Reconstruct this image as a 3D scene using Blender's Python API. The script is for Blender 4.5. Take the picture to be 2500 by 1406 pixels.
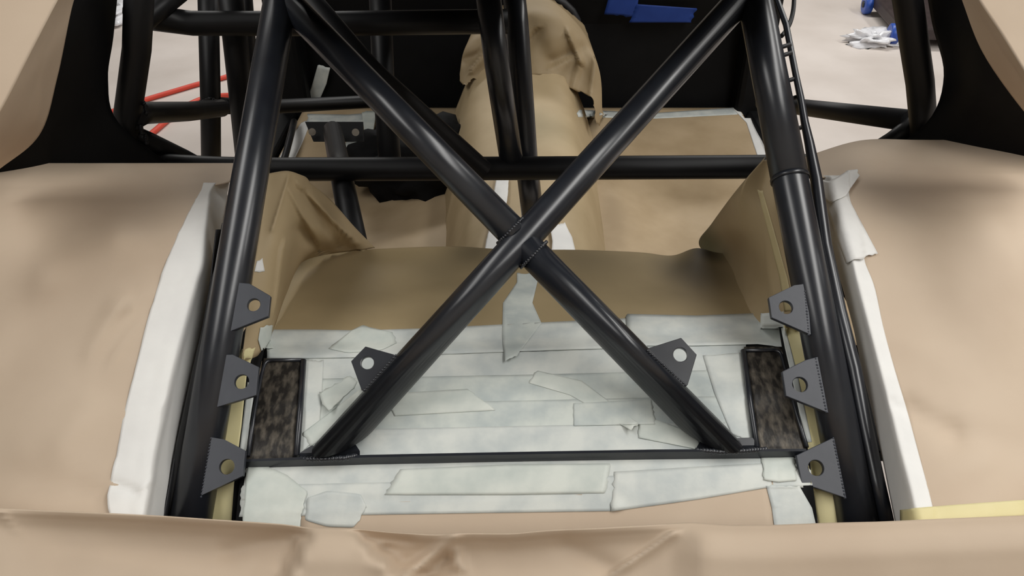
import bpy, bmesh, math, random
from mathutils import Vector, noise
from mathutils.bvhtree import BVHTree

random.seed(7)
for o in list(bpy.data.objects):
    bpy.data.objects.remove(o, do_unlink=True)
scene = bpy.context.scene
COL = scene.collection

# ------------------------------------------------------------------ camera
EYE = Vector((0.0, 0.0, 1.65))
PITCH = math.radians(36.0)
FPX = 2000.0
CP, SP = math.cos(PITCH), math.sin(PITCH)
cam_data = bpy.data.cameras.new('camera')
cam_data.sensor_fit = 'HORIZONTAL'
cam_data.sensor_width = 36.0
cam_data.lens = 36.0 * FPX / 2500.0
cam_data.clip_start = 0.02
cam = bpy.data.objects.new('camera', cam_data)
COL.objects.link(cam)
cam.location = EYE
cam.rotation_euler = (math.radians(90) - PITCH, 0, 0)
scene.camera = cam

# ------------------------------------------------------------------ world, lights, exposure
scene.view_settings.view_transform = 'Standard'
scene.view_settings.look = 'None'
scene.view_settings.gamma = 1.0
scene.view_settings.exposure = 0.0
scene.view_settings.use_curve_mapping = False
world = bpy.data.worlds.new('shop')
scene.world = world
world.use_nodes = True
world.node_tree.nodes['Background'].inputs[0].default_value = (1.0, 0.96, 0.91, 1)
world.node_tree.nodes['Background'].inputs[1].default_value = 0.05


def area(name, loc, target, sx, sy, power, col=(1, 1, 1)):
    d = bpy.data.lights.new(name, 'AREA')
    d.shape = 'RECTANGLE'
    d.size, d.size_y = sx, sy
    d.energy = power
    d.color = col
    o = bpy.data.objects.new(name, d)
    COL.objects.link(o)
    o.location = loc
    o.rotation_euler = (Vector(target) - Vector(loc)).to_track_quat('-Z', 'Y').to_euler()
    return o


# ceiling fluorescents: two long rows either side of the car, one over its front
LAMP = (1.0, 0.985, 0.955)
area('overhead_light', (1.55, 0.1, 3.38), (1.55, 0.1, 0), 0.9, 3.8, 77, LAMP)
area('overhead_light', (-1.75, 0.1, 3.38), (-1.75, 0.1, 0), 0.9, 3.8, 51, LAMP)
area('overhead_light', (3.7, 2.4, 3.38), (3.7, 2.4, 0), 0.4, 3.6, 80, LAMP)  # unseen lamp added to brighten the right footwell through the door opening
area('overhead_light', (0.0, 5.6, 3.38), (0.0, 5.6, 0), 5.0, 0.4, 150, LAMP)


# ------------------------------------------------------------------ helpers: points
def U(px, py, d):
    """the point seen in direction (px, py) of the photograph at depth d (metres along the view axis)"""
    x = (px - 1250.0) / FPX * d
    u = (703.0 - py) / FPX * d
    return Vector((x, d * CP + u * SP, EYE.z - d * SP + u * CP))


def H(px, py, z):
    """same direction, on the level z"""
    r = (703.0 - py) / FPX
    return U(px, py, (z - EYE.z) / (-SP + r * CP))


def VY(px, py, y):
    r = (703.0 - py) / FPX
    return U(px, py, y / (CP + r * SP))


def dcage(py):
    """depth of the sloping plane of the two backstays"""
    r = (703.0 - py) / FPX
    t = (.246 + .9 * r) / (.636 - .21 * r)
    return .9 + .21 * t


def lerp(a, b, t):
    return a + (b - a) * t


def sm(a, b, x):
    t = max(0.0, min(1.0, (x - a) / (b - a)))
    return t * t * (3 - 2 * t)


def interp(tab, x):
    if x <= tab[0][0]:
        return tab[0][1]
    for (x0, y0), (x1, y1) in zip(tab, tab[1:]):
        if x <= x1:
            t = (x - x0) / (x1 - x0)
            return lerp(y0, y1, t)
    return tab[-1][1]


# ------------------------------------------------------------------ helpers: objects
def tag(o, label=None, cat=None, group=None, kind=None):
    if label:
        o['label'] = label
    if cat:
        o['category'] = cat
    if group:
        o['group'] = group
    if kind:
        o['kind'] = kind
    return o


def empty(name, loc=(0, 0, 0)):
    o = bpy.data.objects.new(name, None)
    o.location = loc
    o.empty_display_size = 0.05
    COL.objects.link(o)
    return o


BVH = {}


def mesh_obj(name, verts, faces, m, parent=None, smooth=True, centre=True):
    vs = [Vector(v) for v in verts]
    c = Vector((0, 0, 0))
    if parent is None and centre:
        lo = Vector([min(v[i] for v in vs) for i in range(3)])
        hi = Vector([max(v[i] for v in vs) for i in range(3)])
        c = Vector(((lo.x + hi.x) / 2, (lo.y + hi.y) / 2, lo.z))
    elif parent is not None:
        c = parent_world(parent)
    me = bpy.data.meshes.new(name)
    me.from_pydata([v - c for v in vs], [], faces)
    me.materials.append(m)
    if smooth:
        me.polygons.foreach_set('use_smooth', [True] * len(me.polygons))
    me.update()
    o = bpy.data.objects.new(name, me)
    COL.objects.link(o)
    if parent is None:
        o.location = c
    else:
        o.parent = parent
    return o


def parent_world(p):
    v = Vector((0, 0, 0))
    while p is not None:
        v += p.location
        p = p.parent
    return v


def solid(o, th, offset=-1.0):
    md = o.modifiers.new('thick', 'SOLIDIFY')
    md.thickness = th
    md.offset = offset
    return o


def bevel(o, w, seg=2):
    md = o.modifiers.new('edge', 'BEVEL')
    md.width = w
    md.segments = seg
    md.limit_method = 'ANGLE'
    md.angle_limit = math.radians(40)
    return o


def catmull(p, t):
    n = len(p)
    if n == 1:
        return p[0]
    if n == 2:
        return p[0] + (p[1] - p[0]) * t
    s = t * (n - 1)
    i = min(int(s), n - 2)
    f = s - i
    p1, p2 = p[i], p[i + 1]
    p0 = p[i - 1] if i > 0 else p1 * 2 - p2
    p3 = p[i + 2] if i + 2 < n else p2 * 2 - p1
    return 0.5 * (2 * p1 + (p2 - p0) * f + (2 * p0 - 5 * p1 + 4 * p2 - p3) * f * f + (3 * p1 - p0 - 3 * p2 + p3) * f ** 3)


def linear(p, t):
    n = len(p)
    s = t * (n - 1)
    i = min(int(s), n - 2)
    return p[i] + (p[i + 1] - p[i]) * (s - i)


def fbm(v, s, seed=0.0, octv=3):
    a, f, r = 1.0, 1.0, 0.0
    for k in range(octv):
        r += a * noise.noise(v * (s * f) + Vector((seed, seed * 1.7, -seed)))
        a *= 0.5
        f *= 2.1
    return r


def seg_dist(x, y, a, b):
    dx, dy = b[0] - a[0], b[1] - a[1]
    L2 = dx * dx + dy * dy
    t = ((x - a[0]) * dx + (y - a[1]) * dy) / L2
    tc = max(0.0, min(1.0, t))
    qx, qy = a[0] + dx * tc, a[1] + dy * tc
    side = (x - a[0]) * dy - (y - a[1]) * dx
    return math.hypot(x - qx, y - qy), tc, (1 if side > 0 else -1)


def crease_sum(px, py, creases):
    """folds of a sheet: raises (+) or dents (-) in metres along lines given in photograph pixels"""
    s = 0.0
    for c in creases:
        a, b, w, amp = c[:4]
        mode = c[4] if len(c) > 4 else 'soft'
        dist, t, side = seg_dist(px, py, a, b)
        if dist > 4.5 * w:
            continue
        tape = lerp(c[5][0], c[5][1], t) if len(c) > 5 else 1.0
        if mode == 'soft':
            s += amp * tape * math.exp(-(dist / w) ** 2)
        elif mode == 'sharp':
            s += amp * tape * math.exp(-(dist / w) * 1.6)
        elif mode == 'step':       # sharp on one side, soft on the other
            k = w if side > 0 else w * 0.25
            s += amp * tape * math.exp(-(dist / k) ** 2)
    return s


SHEETS = {}


def sheet(name, rows, m, nu=48, nv=48, amp=0.002, nscale=9.0, seed=0.0, creases=(), th=0.0009, ulin=False, vlin=False,
          parent=None, key=None, edge_jag=0.0):
    """a sheet of paper, tape or metal: rows of control points (px, py, depth) or world Vectors, with folds; real thickness"""
    rr = []
    for row in rows:
        rr.append([Vector(p) if isinstance(p, Vector) else Vector((p[0], p[1], p[2])) for p in row])
    world_rows = isinstance(rows[0][0], Vector)
    pts = []
    for j in range(nv + 1):
        v = j / nv
        fv = linear if vlin else catmull
        for i in range(nu + 1):
            u = i / nu
            fu = linear if ulin else catmull
            q = fv([fu(r, u) for r in rr], v)
            pts.append(q)
    verts = []
    for k, q in enumerate(pts):
        if world_rows:
            w = q.copy()
            r = w - EYE
            d = r.y * CP - r.z * SP
            u = r.y * SP + r.z * CP
            px, py = 1250 + FPX * r.x / d, 703 - FPX * u / d
        else:
            px, py = q.x, q.y
            w = U(q.x, q.y, q.z)
            r = w - EYE
        h = crease_sum(px, py, creases) + amp * fbm(w, nscale, seed)
        i, j = k % (nu + 1), k // (nu + 1)
        w = w - r.normalized() * h
        if edge_jag and (i in (0, nu) or j in (0, nv)):
            w += Vector((fbm(w, 60, seed + 3), fbm(w, 60, seed + 9), fbm(w, 60, seed + 5))) * edge_jag
        verts.append(w)
    faces = []
    W = nu + 1
    for j in range(nv):
        for i in range(nu):
            a = j * W + i
            faces.append((a, a + 1, a + W + 1, a + W))
    # face the viewer's side
    c = len(faces) // 2
    f = faces[c]
    n = (verts[f[1]] - verts[f[0]]).cross(verts[f[3]] - verts[f[0]])
    if n.dot(EYE - verts[f[0]]) < 0:
        faces = [tuple(reversed(x)) for x in faces]
    o = mesh_obj(name, verts, faces, m, parent)
    if th:
        solid(o, th)
    SHEETS[key or o.name] = BVHTree.FromPolygons(verts, faces)
    return o


def hit(px, py, keys):
    d = (U(px, py, 1.0) - EYE).normalized()
    best = None
    for k in keys:
        loc, nor, idx, dist = SHEETS[k].ray_cast(EYE, d)
        if loc is not None and (best is None or dist < best[1]):
            best = (loc, dist, nor)
    return best


def strip(name, left, right, keys, m, off=0.0012, n=36, k=10, jag=3.0, lift=(), bump=0.0004, seed=0.0, label=None, group=None, th=0.0001,
          cat='tape', fall=1.0, parent=None):
    """a strip of tape laid on the sheets below it; left and right are its two long edges (photograph pixels)"""
    L = [Vector((p[0], p[1], 0)) for p in left]
    R = [Vector((p[0], p[1], 0)) for p in right]
    verts = []
    last = fall
    for j in range(n + 1):
        v = j / n
        for i in range(k + 1):
            u = i / k
            a, b = linear(L, v), linear(R, v)
            p = a + (b - a) * u
            if j in (0, n):
                ax = (linear(L, min(1, v + .01)) - linear(L, max(0, v - .01))).normalized()
                p = p + ax * jag * (noise.noise(Vector((p.x * .11, p.y * .11, seed))) * 2.0)
            h = hit(p.x, p.y, keys)
            if h:
                last = (h[0] - EYE).y * CP - (h[0] - EYE).z * SP
                nor = h[2] if h[2].dot(EYE - h[0]) > 0 else -h[2]
                w = h[0] + nor * off
            else:
                w = U(p.x, p.y, last - off)
            r = (w - EYE).normalized()
            up = bump * fbm(w, 45, seed + 1.0, 3)
            for (cx, cy, rad, amt) in lift:
                up += amt * math.exp(-((p.x - cx) ** 2 + (p.y - cy) ** 2) / rad ** 2)
            verts.append(w - r * up)
    faces = []
    W = k + 1
    for j in range(n):
        for i in range(k):
            a = j * W + i
            faces.append((a, a + 1, a + W + 1, a + W))
    f = faces[len(faces) // 2]
    nn = (verts[f[1]] - verts[f[0]]).cross(verts[f[3]] - verts[f[0]])
    if nn.dot(EYE - verts[f[0]]) < 0:
        faces = [tuple(reversed(x)) for x in faces]
    o = mesh_obj(name, verts, faces, m, parent)
    solid(o, th)
    SHEETS[o.name] = BVHTree.FromPolygons(verts, faces)
    if parent is None:
        tag(o, label, cat, group)
    return o


def fillet(pts, rad, seg=6):
    out = [pts[0]]
    for i in range(1, len(pts) - 1):
        a, b, c = pts[i - 1], pts[i], pts[i + 1]
        d1, d2 = (a - b), (c - b)
        r = min(rad, d1.length * .48, d2.length * .48)
        p0, p1 = b + d1.normalized() * r, b + d2.normalized() * r
        for k in range(seg + 1):
            t = k / seg
            out.append(p0 * (1 - t) ** 2 + b * 2 * t * (1 - t) + p1 * t * t)
    out.append(pts[-1])
    return out


def tube(name, pts, r, m, parent=None, seg=24, rad=0.0, cap=True, radii=None, cut_z=None):
    pts = [Vector(p) for p in pts]
    if rad:
        pts = fillet(pts, rad, 8)
    verts, faces = [], []
    T = []
    n = len(pts)
    for i in range(n):
        a = pts[max(0, i - 1)]
        b = pts[min(n - 1, i + 1)]
        T.append((b - a).normalized())
    ref = Vector((0, 0, 1)) if abs(T[0].z) < .9 else Vector((1, 0, 0))
    N = (ref - T[0] * ref.dot(T[0])).normalized()
    for i in range(n):
        if i:
            N = (N - T[i] * N.dot(T[i])).normalized()
        B = T[i].cross(N)
        rr = radii[i] if radii else r
        for k in range(seg):
            a = 2 * math.pi * k / seg
            verts.append(pts[i] + (N * math.cos(a) + B * math.sin(a)) * rr)
    if cut_z is not None:        # mitred end, flush with a level surface
        for k in range(seg):
            v = verts[(n - 1) * seg + k]
            verts[(n - 1) * seg + k] = v + T[-1] * ((cut_z - v.z) / T[-1].z)
    for i in range(n - 1):
        for k in range(seg):
            k2 = (k + 1) % seg
            faces.append((i * seg + k, i * seg + k2, (i + 1) * seg + k2, (i + 1) * seg + k))
    if cap:
        faces.append(tuple(reversed(range(seg))))
        faces.append(tuple(range((n - 1) * seg, n * seg)))
    o = mesh_obj(name, verts, faces, m, parent)
    o.data.polygons.foreach_set('use_smooth', [len(p.vertices) == 4 for p in o.data.polygons])
    return o


def box_verts(lo, hi):
    (a, b, c), (d, e, f) = lo, hi
    v = [(a, b, c), (d, b, c), (d, e, c), (a, e, c), (a, b, f), (d, b, f), (d, e, f), (a, e, f)]
    q = [(0, 3, 2, 1), (4, 5, 6, 7), (0, 1, 5, 4), (1, 2, 6, 5), (2, 3, 7, 6), (3, 0, 4, 7)]
    return [Vector(x) for x in v], q


def box(name, lo, hi, m, parent=None, bev=0.003):
    v, q = box_verts(lo, hi)
    o = mesh_obj(name, v, q, m, parent, smooth=False)
    if bev:
        bevel(o, bev)
    return o


def prism(name, outline, depth_vec, m, parent=None, bev=0.0):
    """flat polygon given as world points, thickened along depth_vec"""
    n = len(outline)
    v = [Vector(p) for p in outline] + [Vector(p) + depth_vec for p in outline]
    q = [tuple(range(n)), tuple(reversed(range(n, 2 * n)))]
    for i in range(n):
        j = (i + 1) % n
        q.append((i, i + n, j + n, j))
    o = mesh_obj(name, v, q, m, parent, smooth=False)
    bm = bmesh.new()
    bm.from_mesh(o.data)
    bmesh.ops.recalc_face_normals(bm, faces=bm.faces)
    bm.to_mesh(o.data)
    bm.free()
    if bev:
        bevel(o, bev)
    return o


def plate_with_hole(name, outline, hole_c, hole_r, th, m, parent):
    """a flat tab: world outline (roughly planar), round hole, thickness th"""
    pts = [Vector(p) for p in outline]
    c = Vector(hole_c)
    n = Vector((0, 0, 0))
    for i in range(len(pts)):
        n += (pts[i] - c).cross(pts[(i + 1) % len(pts)] - c)
    n.normalize()
    if n.dot(EYE - c) < 0:
        n = -n
        pts.reverse()
    ex = (pts[0] - c)
    ex = (ex - n * ex.dot(n)).normalized()
    ey = n.cross(ex)
    P2 = [((p - c).dot(ex), (p - c).dot(ey)) for p in pts]
    ang = [math.atan2(y, x) for x, y in P2]
    samp = sorted(set([round(a, 5) for a in ang] + [round(-math.pi + 2 * math.pi * k / 28, 5) for k in range(28)]))

    def ray(a):
        dx, dy = math.cos(a), math.sin(a)
        best = 1e9
        for i in range(len(P2)):
            x1, y1 = P2[i]
            x2, y2 = P2[(i + 1) % len(P2)]
            ex_, ey_ = x2 - x1, y2 - y1
            den = dx * ey_ - dy * ex_
            if abs(den) < 1e-12:
                continue
            t = (x1 * ey_ - y1 * ex_) / den
            s = (x1 * dy - y1 * dx) / den
            if t > 0 and -1e-4 <= s <= 1 + 1e-4:
                best = min(best, t)
        return best
    N = len(samp)
    verts = []
    for layer in (th / 2, -th / 2):
        for kind in (0, 1):
            for a in samp:
                rr = hole_r if kind == 0 else ray(a)
                verts.append(c + ex * (math.cos(a) * rr) + ey * (math.sin(a) * rr) + n * layer)
    faces = []
    for i in range(N):
        j = (i + 1) % N
        fi, fo, bi, bo = 0, N, 2 * N, 3 * N
        faces.append((fi + i, fo + i, fo + j, fi + j))
        faces.append((bi + j, bo + j, bo + i, bi + i))
        faces.append((fo + i, bo + i, bo + j, fo + j))
        faces.append((fi + j, bi + j, bi + i, fi + i))
    o = mesh_obj(name, verts, faces, m, parent, smooth=False)
    bevel(o, 0.0007, 2)
    return o


def weld(name, path, r, m, parent, step=0.0035):
    """a stacked weld bead along a path"""
    pts = [Vector(p) for p in path]
    L = sum((b - a).length for a, b in zip(pts, pts[1:]))
    k = max(3, int(L / step))
    verts, faces = [], []
    for i in range(k + 1):
        q = linear(pts, i / k)
        b = len(verts)
        rr = r * (0.85 + 0.3 * random.random())
        for la in (-60, -20, 20, 60):
            for lo in range(6):
                x = math.radians(la)
                y = math.radians(lo * 60 + i * 17)
                verts.append(q + Vector((math.cos(x) * math.cos(y), math.cos(x) * math.sin(y), math.sin(x))) * rr)
        for s in range(3):
            for l in range(6):
                l2 = (l + 1) % 6
                faces.append((b + s * 6 + l, b + s * 6 + l2, b + (s + 1) * 6 + l2, b + (s + 1) * 6 + l))
        faces.append(tuple(b + l for l in reversed(range(6))))
        faces.append(tuple(b + 18 + l for l in range(6)))
    return mesh_obj(name, verts, faces, m, parent)


# ------------------------------------------------------------------ materials
def srgb(r, g, b):
    f = lambda c: (c / 255 / 12.92) if c / 255 <= .04045 else ((c / 255 + .055) / 1.055) ** 2.4
    return (f(r), f(g), f(b), 1)


def material(name, c1, c2=None, scale=8.0, rough=0.6, spec=0.5, metal=0.0, bump=0.0, bscale=60.0, detail=4.0, contrast=(0.35, 0.65), stretch=None,
             rough2=None, transm=0.0, coat=0.0, alpha=1.0):
    m = bpy.data.materials.new(name)
    m.use_nodes = True
    nt = m.node_tree
    b = nt.nodes['Principled BSDF']
    b.inputs['Roughness'].default_value = rough
    b.inputs['Metallic'].default_value = metal
    b.inputs['Specular IOR Level'].default_value = spec
    b.inputs['Transmission Weight'].default_value = transm
    b.inputs['Coat Weight'].default_value = coat
    b.inputs['Alpha'].default_value = alpha
    tc = nt.nodes.new('ShaderNodeTexCoord')
    src = tc.outputs['Object']
    if stretch:
        mp = nt.nodes.new('ShaderNodeMapping')
        mp.inputs['Scale'].default_value = stretch
        nt.links.new(src, mp.inputs['Vector'])
        src = mp.outputs[0]
    nz = nt.nodes.new('ShaderNodeTexNoise')
    nz.inputs['Scale'].default_value = scale
    nz.inputs['Detail'].default_value = detail
    nt.links.new(src, nz.inputs['Vector'])
    rp = nt.nodes.new('ShaderNodeValToRGB')
    rp.color_ramp.elements[0].position = contrast[0]
    rp.color_ramp.elements[1].position = contrast[1]
    rp.color_ramp.elements[0].color = c1
    rp.color_ramp.elements[1].color = c2 or c1
    nt.links.new(nz.outputs['Fac'], rp.inputs[0])
    nt.links.new(rp.outputs[0], b.inputs['Base Color'])
    if rough2 is not None:
        mr = nt.nodes.new('ShaderNodeMapRange')
        mr.inputs['To Min'].default_value = rough
        mr.inputs['To Max'].default_value = rough2
        nt.links.new(nz.outputs['Fac'], mr.inputs['Value'])
        nt.links.new(mr.outputs[0], b.inputs['Roughness'])
    if bump:
        n2 = nt.nodes.new('ShaderNodeTexNoise')
        n2.inputs['Scale'].default_value = bscale
        n2.inputs['Detail'].default_value = 5
        nt.links.new(src, n2.inputs['Vector'])
        bp = nt.nodes.new('ShaderNodeBump')
        bp.inputs['Strength'].default_value = bump
        bp.inputs['Distance'].default_value = 0.002
        nt.links.new(n2.outputs['Fac'], bp.inputs['Height'])
        nt.links.new(bp.outputs[0], b.inputs['Normal'])
    return m


def overspray_and_shade(m, spots, col):
    """black paint dust on a sheet: soft round smudges at places of the sheet (world points, radius)"""
    nt = m.node_tree
    b = nt.nodes['Principled BSDF']
    base = b.inputs['Base Color'].links[0].from_socket
    geo = nt.nodes.new('ShaderNodeNewGeometry')
    for (p, rad, amt) in spots:
        d = nt.nodes.new('ShaderNodeVectorMath')
        d.operation = 'DISTANCE'
        d.inputs[1].default_value = p
        nt.links.new(geo.outputs['Position'], d.inputs[0])
        mr = nt.nodes.new('ShaderNodeMapRange')
        mr.interpolation_type = 'SMOOTHSTEP'
        mr.inputs['From Min'].default_value = 0.0
        mr.inputs['From Max'].default_value = rad
        mr.inputs['To Min'].default_value = amt
        mr.inputs['To Max'].default_value = 0.0
        nt.links.new(d.outputs['Value'], mr.inputs['Value'])
        mx = nt.nodes.new('ShaderNodeMixRGB')
        mx.inputs['Color2'].default_value = col
        nt.links.new(mr.outputs[0], mx.inputs['Fac'])
        nt.links.new(base, mx.inputs['Color1'])
        base = mx.outputs[0]
    nt.links.new(base, b.inputs['Base Color'])
    return m


M = {}
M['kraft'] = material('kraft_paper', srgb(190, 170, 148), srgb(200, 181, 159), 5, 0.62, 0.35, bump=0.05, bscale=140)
M['kraft_in'] = material('kraft_paper_interior', srgb(170, 150, 116), srgb(184, 164, 130), 6, 0.6, 0.35, bump=0.05, bscale=140)  # interior kraft copies: greenish cabin light is in their base colours
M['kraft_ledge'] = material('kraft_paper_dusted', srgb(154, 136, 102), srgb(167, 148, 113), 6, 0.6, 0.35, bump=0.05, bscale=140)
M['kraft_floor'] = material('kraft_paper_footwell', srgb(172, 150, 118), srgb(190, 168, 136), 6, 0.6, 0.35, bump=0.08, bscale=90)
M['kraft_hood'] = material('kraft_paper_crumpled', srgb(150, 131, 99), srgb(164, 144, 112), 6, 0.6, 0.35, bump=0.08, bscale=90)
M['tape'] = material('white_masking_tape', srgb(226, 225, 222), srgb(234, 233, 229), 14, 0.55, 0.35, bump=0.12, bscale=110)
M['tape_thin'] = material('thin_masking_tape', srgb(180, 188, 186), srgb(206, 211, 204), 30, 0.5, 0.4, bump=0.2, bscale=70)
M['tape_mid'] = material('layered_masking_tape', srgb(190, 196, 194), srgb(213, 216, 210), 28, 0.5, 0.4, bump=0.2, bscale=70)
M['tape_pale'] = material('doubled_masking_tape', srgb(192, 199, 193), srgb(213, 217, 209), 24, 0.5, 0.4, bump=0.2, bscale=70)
M['tape_yellow'] = material('yellow_masking_tape', srgb(214, 203, 152), srgb(222, 212, 166), 12, 0.55, 0.35, bump=0.1, bscale=110)
M['tape_tan'] = material('tan_masking_tape', srgb(186, 170, 128), srgb(196, 181, 140), 12, 0.55, 0.35, bump=0.1, bscale=110)
M['blue_tape'] = material('blue_painter_tape', srgb(30, 58, 130), srgb(36, 66, 142), 14, 0.6, 0.3, bump=0.1, bscale=90)
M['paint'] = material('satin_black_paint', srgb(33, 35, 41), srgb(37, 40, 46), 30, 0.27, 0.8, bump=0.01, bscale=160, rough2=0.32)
M['paint_tab_lit'] = material('satin_black_paint_lit', srgb(50, 53, 61), srgb(55, 58, 66), 30, 0.42, 0.5, bump=0.05, bscale=160)  # lighter cage paint: lamp reflection on backstay tabs is in the colour
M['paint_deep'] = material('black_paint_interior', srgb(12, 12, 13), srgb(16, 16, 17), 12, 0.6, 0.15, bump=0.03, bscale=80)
M['paint_cage_shaded'] = material('black_cage_paint_shaded', srgb(14, 14, 16), srgb(18, 18, 20), 20, 0.45, 0.3)  # same cage paint darkened, so the cabin's shade is in the colour
M['rubber'] = material('black_rubber', srgb(30, 30, 32), srgb(36, 36, 38), 20, 0.5, 0.4)
M['steel'] = material('worn_dark_steel', srgb(40, 37, 34), srgb(116, 108, 96), 150, 0.36, 0.5, metal=0.3, bump=0.35, bscale=160, detail=10, contrast=(0.42, 0.78),
                      stretch=(1.0, 0.4, 1.0), rough2=0.6)
M['concrete'] = material('pale_concrete', srgb(196, 186, 178), srgb(214, 205, 198), 1.6, 0.55, 0.4, bump=0.06, bscale=14, detail=8)
M['red'] = material('red_rubber_hose', srgb(206, 66, 48), srgb(214, 78, 58), 10, 0.5, 0.4)
M['cloth'] = material('black_cloth', srgb(12, 12, 13), srgb(18, 18, 19), 30, 0.85, 0.2, bump=0.3, bscale=120)
M['blue_plastic'] = material('blue_plastic', srgb(38, 72, 158), srgb(48, 86, 172), 10, 0.35, 0.5)
M['creeper'] = material('dark_vinyl', srgb(46, 37, 38), srgb(58, 48, 48), 16, 0.5, 0.4)
M['plastic_wrap'] = material('clear_plastic_wrap', srgb(232, 232, 236), srgb(244, 244, 247), 24, 0.2, 0.6, transm=0.12, bump=0.3, bscale=30)
M['orange'] = material('orange_wire', srgb(196, 120, 30), srgb(206, 134, 44), 10, 0.5, 0.4)
M['bolt'] = material('pale_bolt', srgb(168, 160, 148), srgb(190, 182, 170), 30, 0.45, 0.5, metal=0.4)
M['lit_kraft'] = M['kraft']

# ------------------------------------------------------------------ setting
v, q = box_verts((-7, -3, -0.1), (7, 10, 0.0))
fl = mesh_obj('floor', v, q, M['concrete'], smooth=False, centre=False)
tag(fl, kind='structure', label='pale scuffed concrete workshop floor around the car')

M['wall'] = material('painted_block_wall', srgb(196, 190, 182), srgb(204, 198, 190), 3, 0.8, 0.3)
M['ceiling'] = material('grey_ceiling', srgb(96, 94, 92), srgb(104, 102, 99), 3, 0.85, 0.2)
for nm, lo, hi, mm in (('wall_left', (-7.1, -3, 0), (-7, 10, 3.6), 'wall'), ('wall_right', (7, -3, 0), (7.1, 10, 3.6), 'wall'), ('wall_back', (-7, -3.1, 0), (7, -3, 3.6), 'wall'),
                       ('wall_front', (-7, 10, 0), (7, 10.1, 3.6), 'wall'), ('ceiling', (-7, -3, 3.6), (7, 10, 3.7), 'ceiling')):
    v, q = box_verts(lo, hi)
    tag(mesh_obj(nm, v, q, M[mm], smooth=False, centre=False), kind='structure')

# ------------------------------------------------------------------ the car's body under the paper
body = empty('car_body', (0.03, 1.6, 0.12))
tag(body, 'black stripped car body with an open rear window hole, masked all over', 'car')
PD = M['paint_deep']
CX = 0.035
FZ = 0.415
box('floor_pan', (CX - .80, 1.14, FZ - .03), (CX + .80, 2.86, FZ), PD, body)
# firewall with a sloped toe board
prism('firewall', [Vector((CX - .83, 2.80, FZ - .02)), Vector((CX + .83, 2.80, FZ - .02)), Vector((CX + .83, 2.84, .72)), Vector((CX + .83, 2.80, 1.02)),
                   Vector((CX - .83, 2.80, 1.02)), Vector((CX - .83, 2.84, .72))], Vector((0, .04, 0)), PD, body)
fw = [Vector((CX - .83, 2.795, .39)), Vector((CX + .83, 2.795, .39)), Vector((CX - .83, 2.795, 1.03)), Vector((CX + .83, 2.795, 1.03))]
SHEETS['firewall'] = BVHTree.FromPolygons(fw, [(0, 1, 3, 2)])
for s in (-1, 1):
    x0, x1 = sorted((CX + s * .80, CX + s * .86))
    box('door_sill', (x0, 1.2, FZ - .12), (x1, 2.95, FZ + .035), PD, body, 0.01)
    x0, x1 = sorted((CX + s * .76, CX + s * .86))
    box('front_fender_edge', (x0, 2.72, FZ - .10), (x1, 2.95, 1.02), PD, body, 0.02)
# lower skin behind and beside the quarters, out of the paper's way
box('rear_valance', (CX - .74, .415, .32), (CX + .74, .445, .88), PD, body, .01)
for s in (-1, 1):
    x0, x1 = sorted((CX + s * .77, CX + s * .79))
    box('lower_side_panel', (x0, .44, .32), (x1, 1.2, .86), PD, body, .006)
# out-of-view roof, added for shade and narrowed to keep light on the backstays
shade_roof = [[Vector((x, y, 1.435 + .02 * (1 - (2 * (y - 1.8)) ** 2) - .03 * abs(x / .6) ** 2)) for x in (-.34, -.12, .15, .38)] for y in (.96, 1.4, 1.9, 2.3)]
sheet('shade_roof_panel', shade_roof, PD, 12, 8, amp=0, th=0.02, parent=body, key='shade_roof')
# tunnel shell
def tunnel_row(y, zt, ht, hb, zb=FZ + .004, k=0.0):
    c = CX + k
    return [Vector((c - hb, y, zb)), Vector((c - (hb + ht) / 2, y, (zb + zt) / 2 + .03)), Vector((c - ht, y, zt - .02)), Vector((c, y, zt)),
            Vector((c + ht, y, zt - .02)), Vector((c + (hb + ht) / 2, y, (zb + zt) / 2 + .03)), Vector((c + hb, y, zb))]
sheet('transmission_tunnel', [tunnel_row(1.16, .58, .06, .14), tunnel_row(1.6, .60, .06, .14), tunnel_row(2.1, .61, .07, .15), tunnel_row(2.35, .66, .10, .16),
                              tunnel_row(2.79, .76, .15, .18)], PD, 24, 24, amp=0, th=0.004, parent=body, key='tunnel_shell')

# rear shelf between the backstays, seen covered in tape
shelf_rows = [[(596, 1128, .9215), (1300, 1113, .9215), (1974, 1104, .9215)], [(622, 990, .972), (1290, 980, .972), (1944, 965, .972)],
              [(642, 868, 1.030), (1285, 858, 1.030), (1916, 846, 1.030)], [(650, 815, 1.090), (1285, 808, 1.090), (1908, 800, 1.090)],
              [(650, 835, 1.13), (1285, 825, 1.13), (1912, 815, 1.13)]]
sheet('rear_shelf', shelf_rows[:4], PD, 24, 24, amp=0, th=0.004, parent=body, key='shelf', vlin=True)
rear_rows = [[(594, 1124, .9205), (1300, 1110, .9205), (1974, 1101, .9205)], [(582, 1205, .893), (1300, 1190, .893), (1984, 1180, .893)],
             [(572, 1310, .872), (1300, 1310, .872), (2000, 1310, .872)], [(562, 1420, .868), (1300, 1420, .868), (2010, 1420, .868)]]
sheet('rear_crossmember', rear_rows, PD, 24, 18, amp=0, th=0.004, parent=body, key='rear')
# bare steel pads the cage stands on
strip('steel_plate', [(600, 1130), (645, 878)], [(724, 1126), (738, 878)], ['shelf', 'rear'], M['steel'], off=.003, jag=0, bump=.0002, th=.003, parent=body)
strip('steel_plate', [(1848, 1104), (1816, 850)], [(1968, 1104), (1910, 850)], ['shelf', 'rear'], M['steel'], off=.003, jag=0, bump=.0002, th=.003, parent=body)


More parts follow.
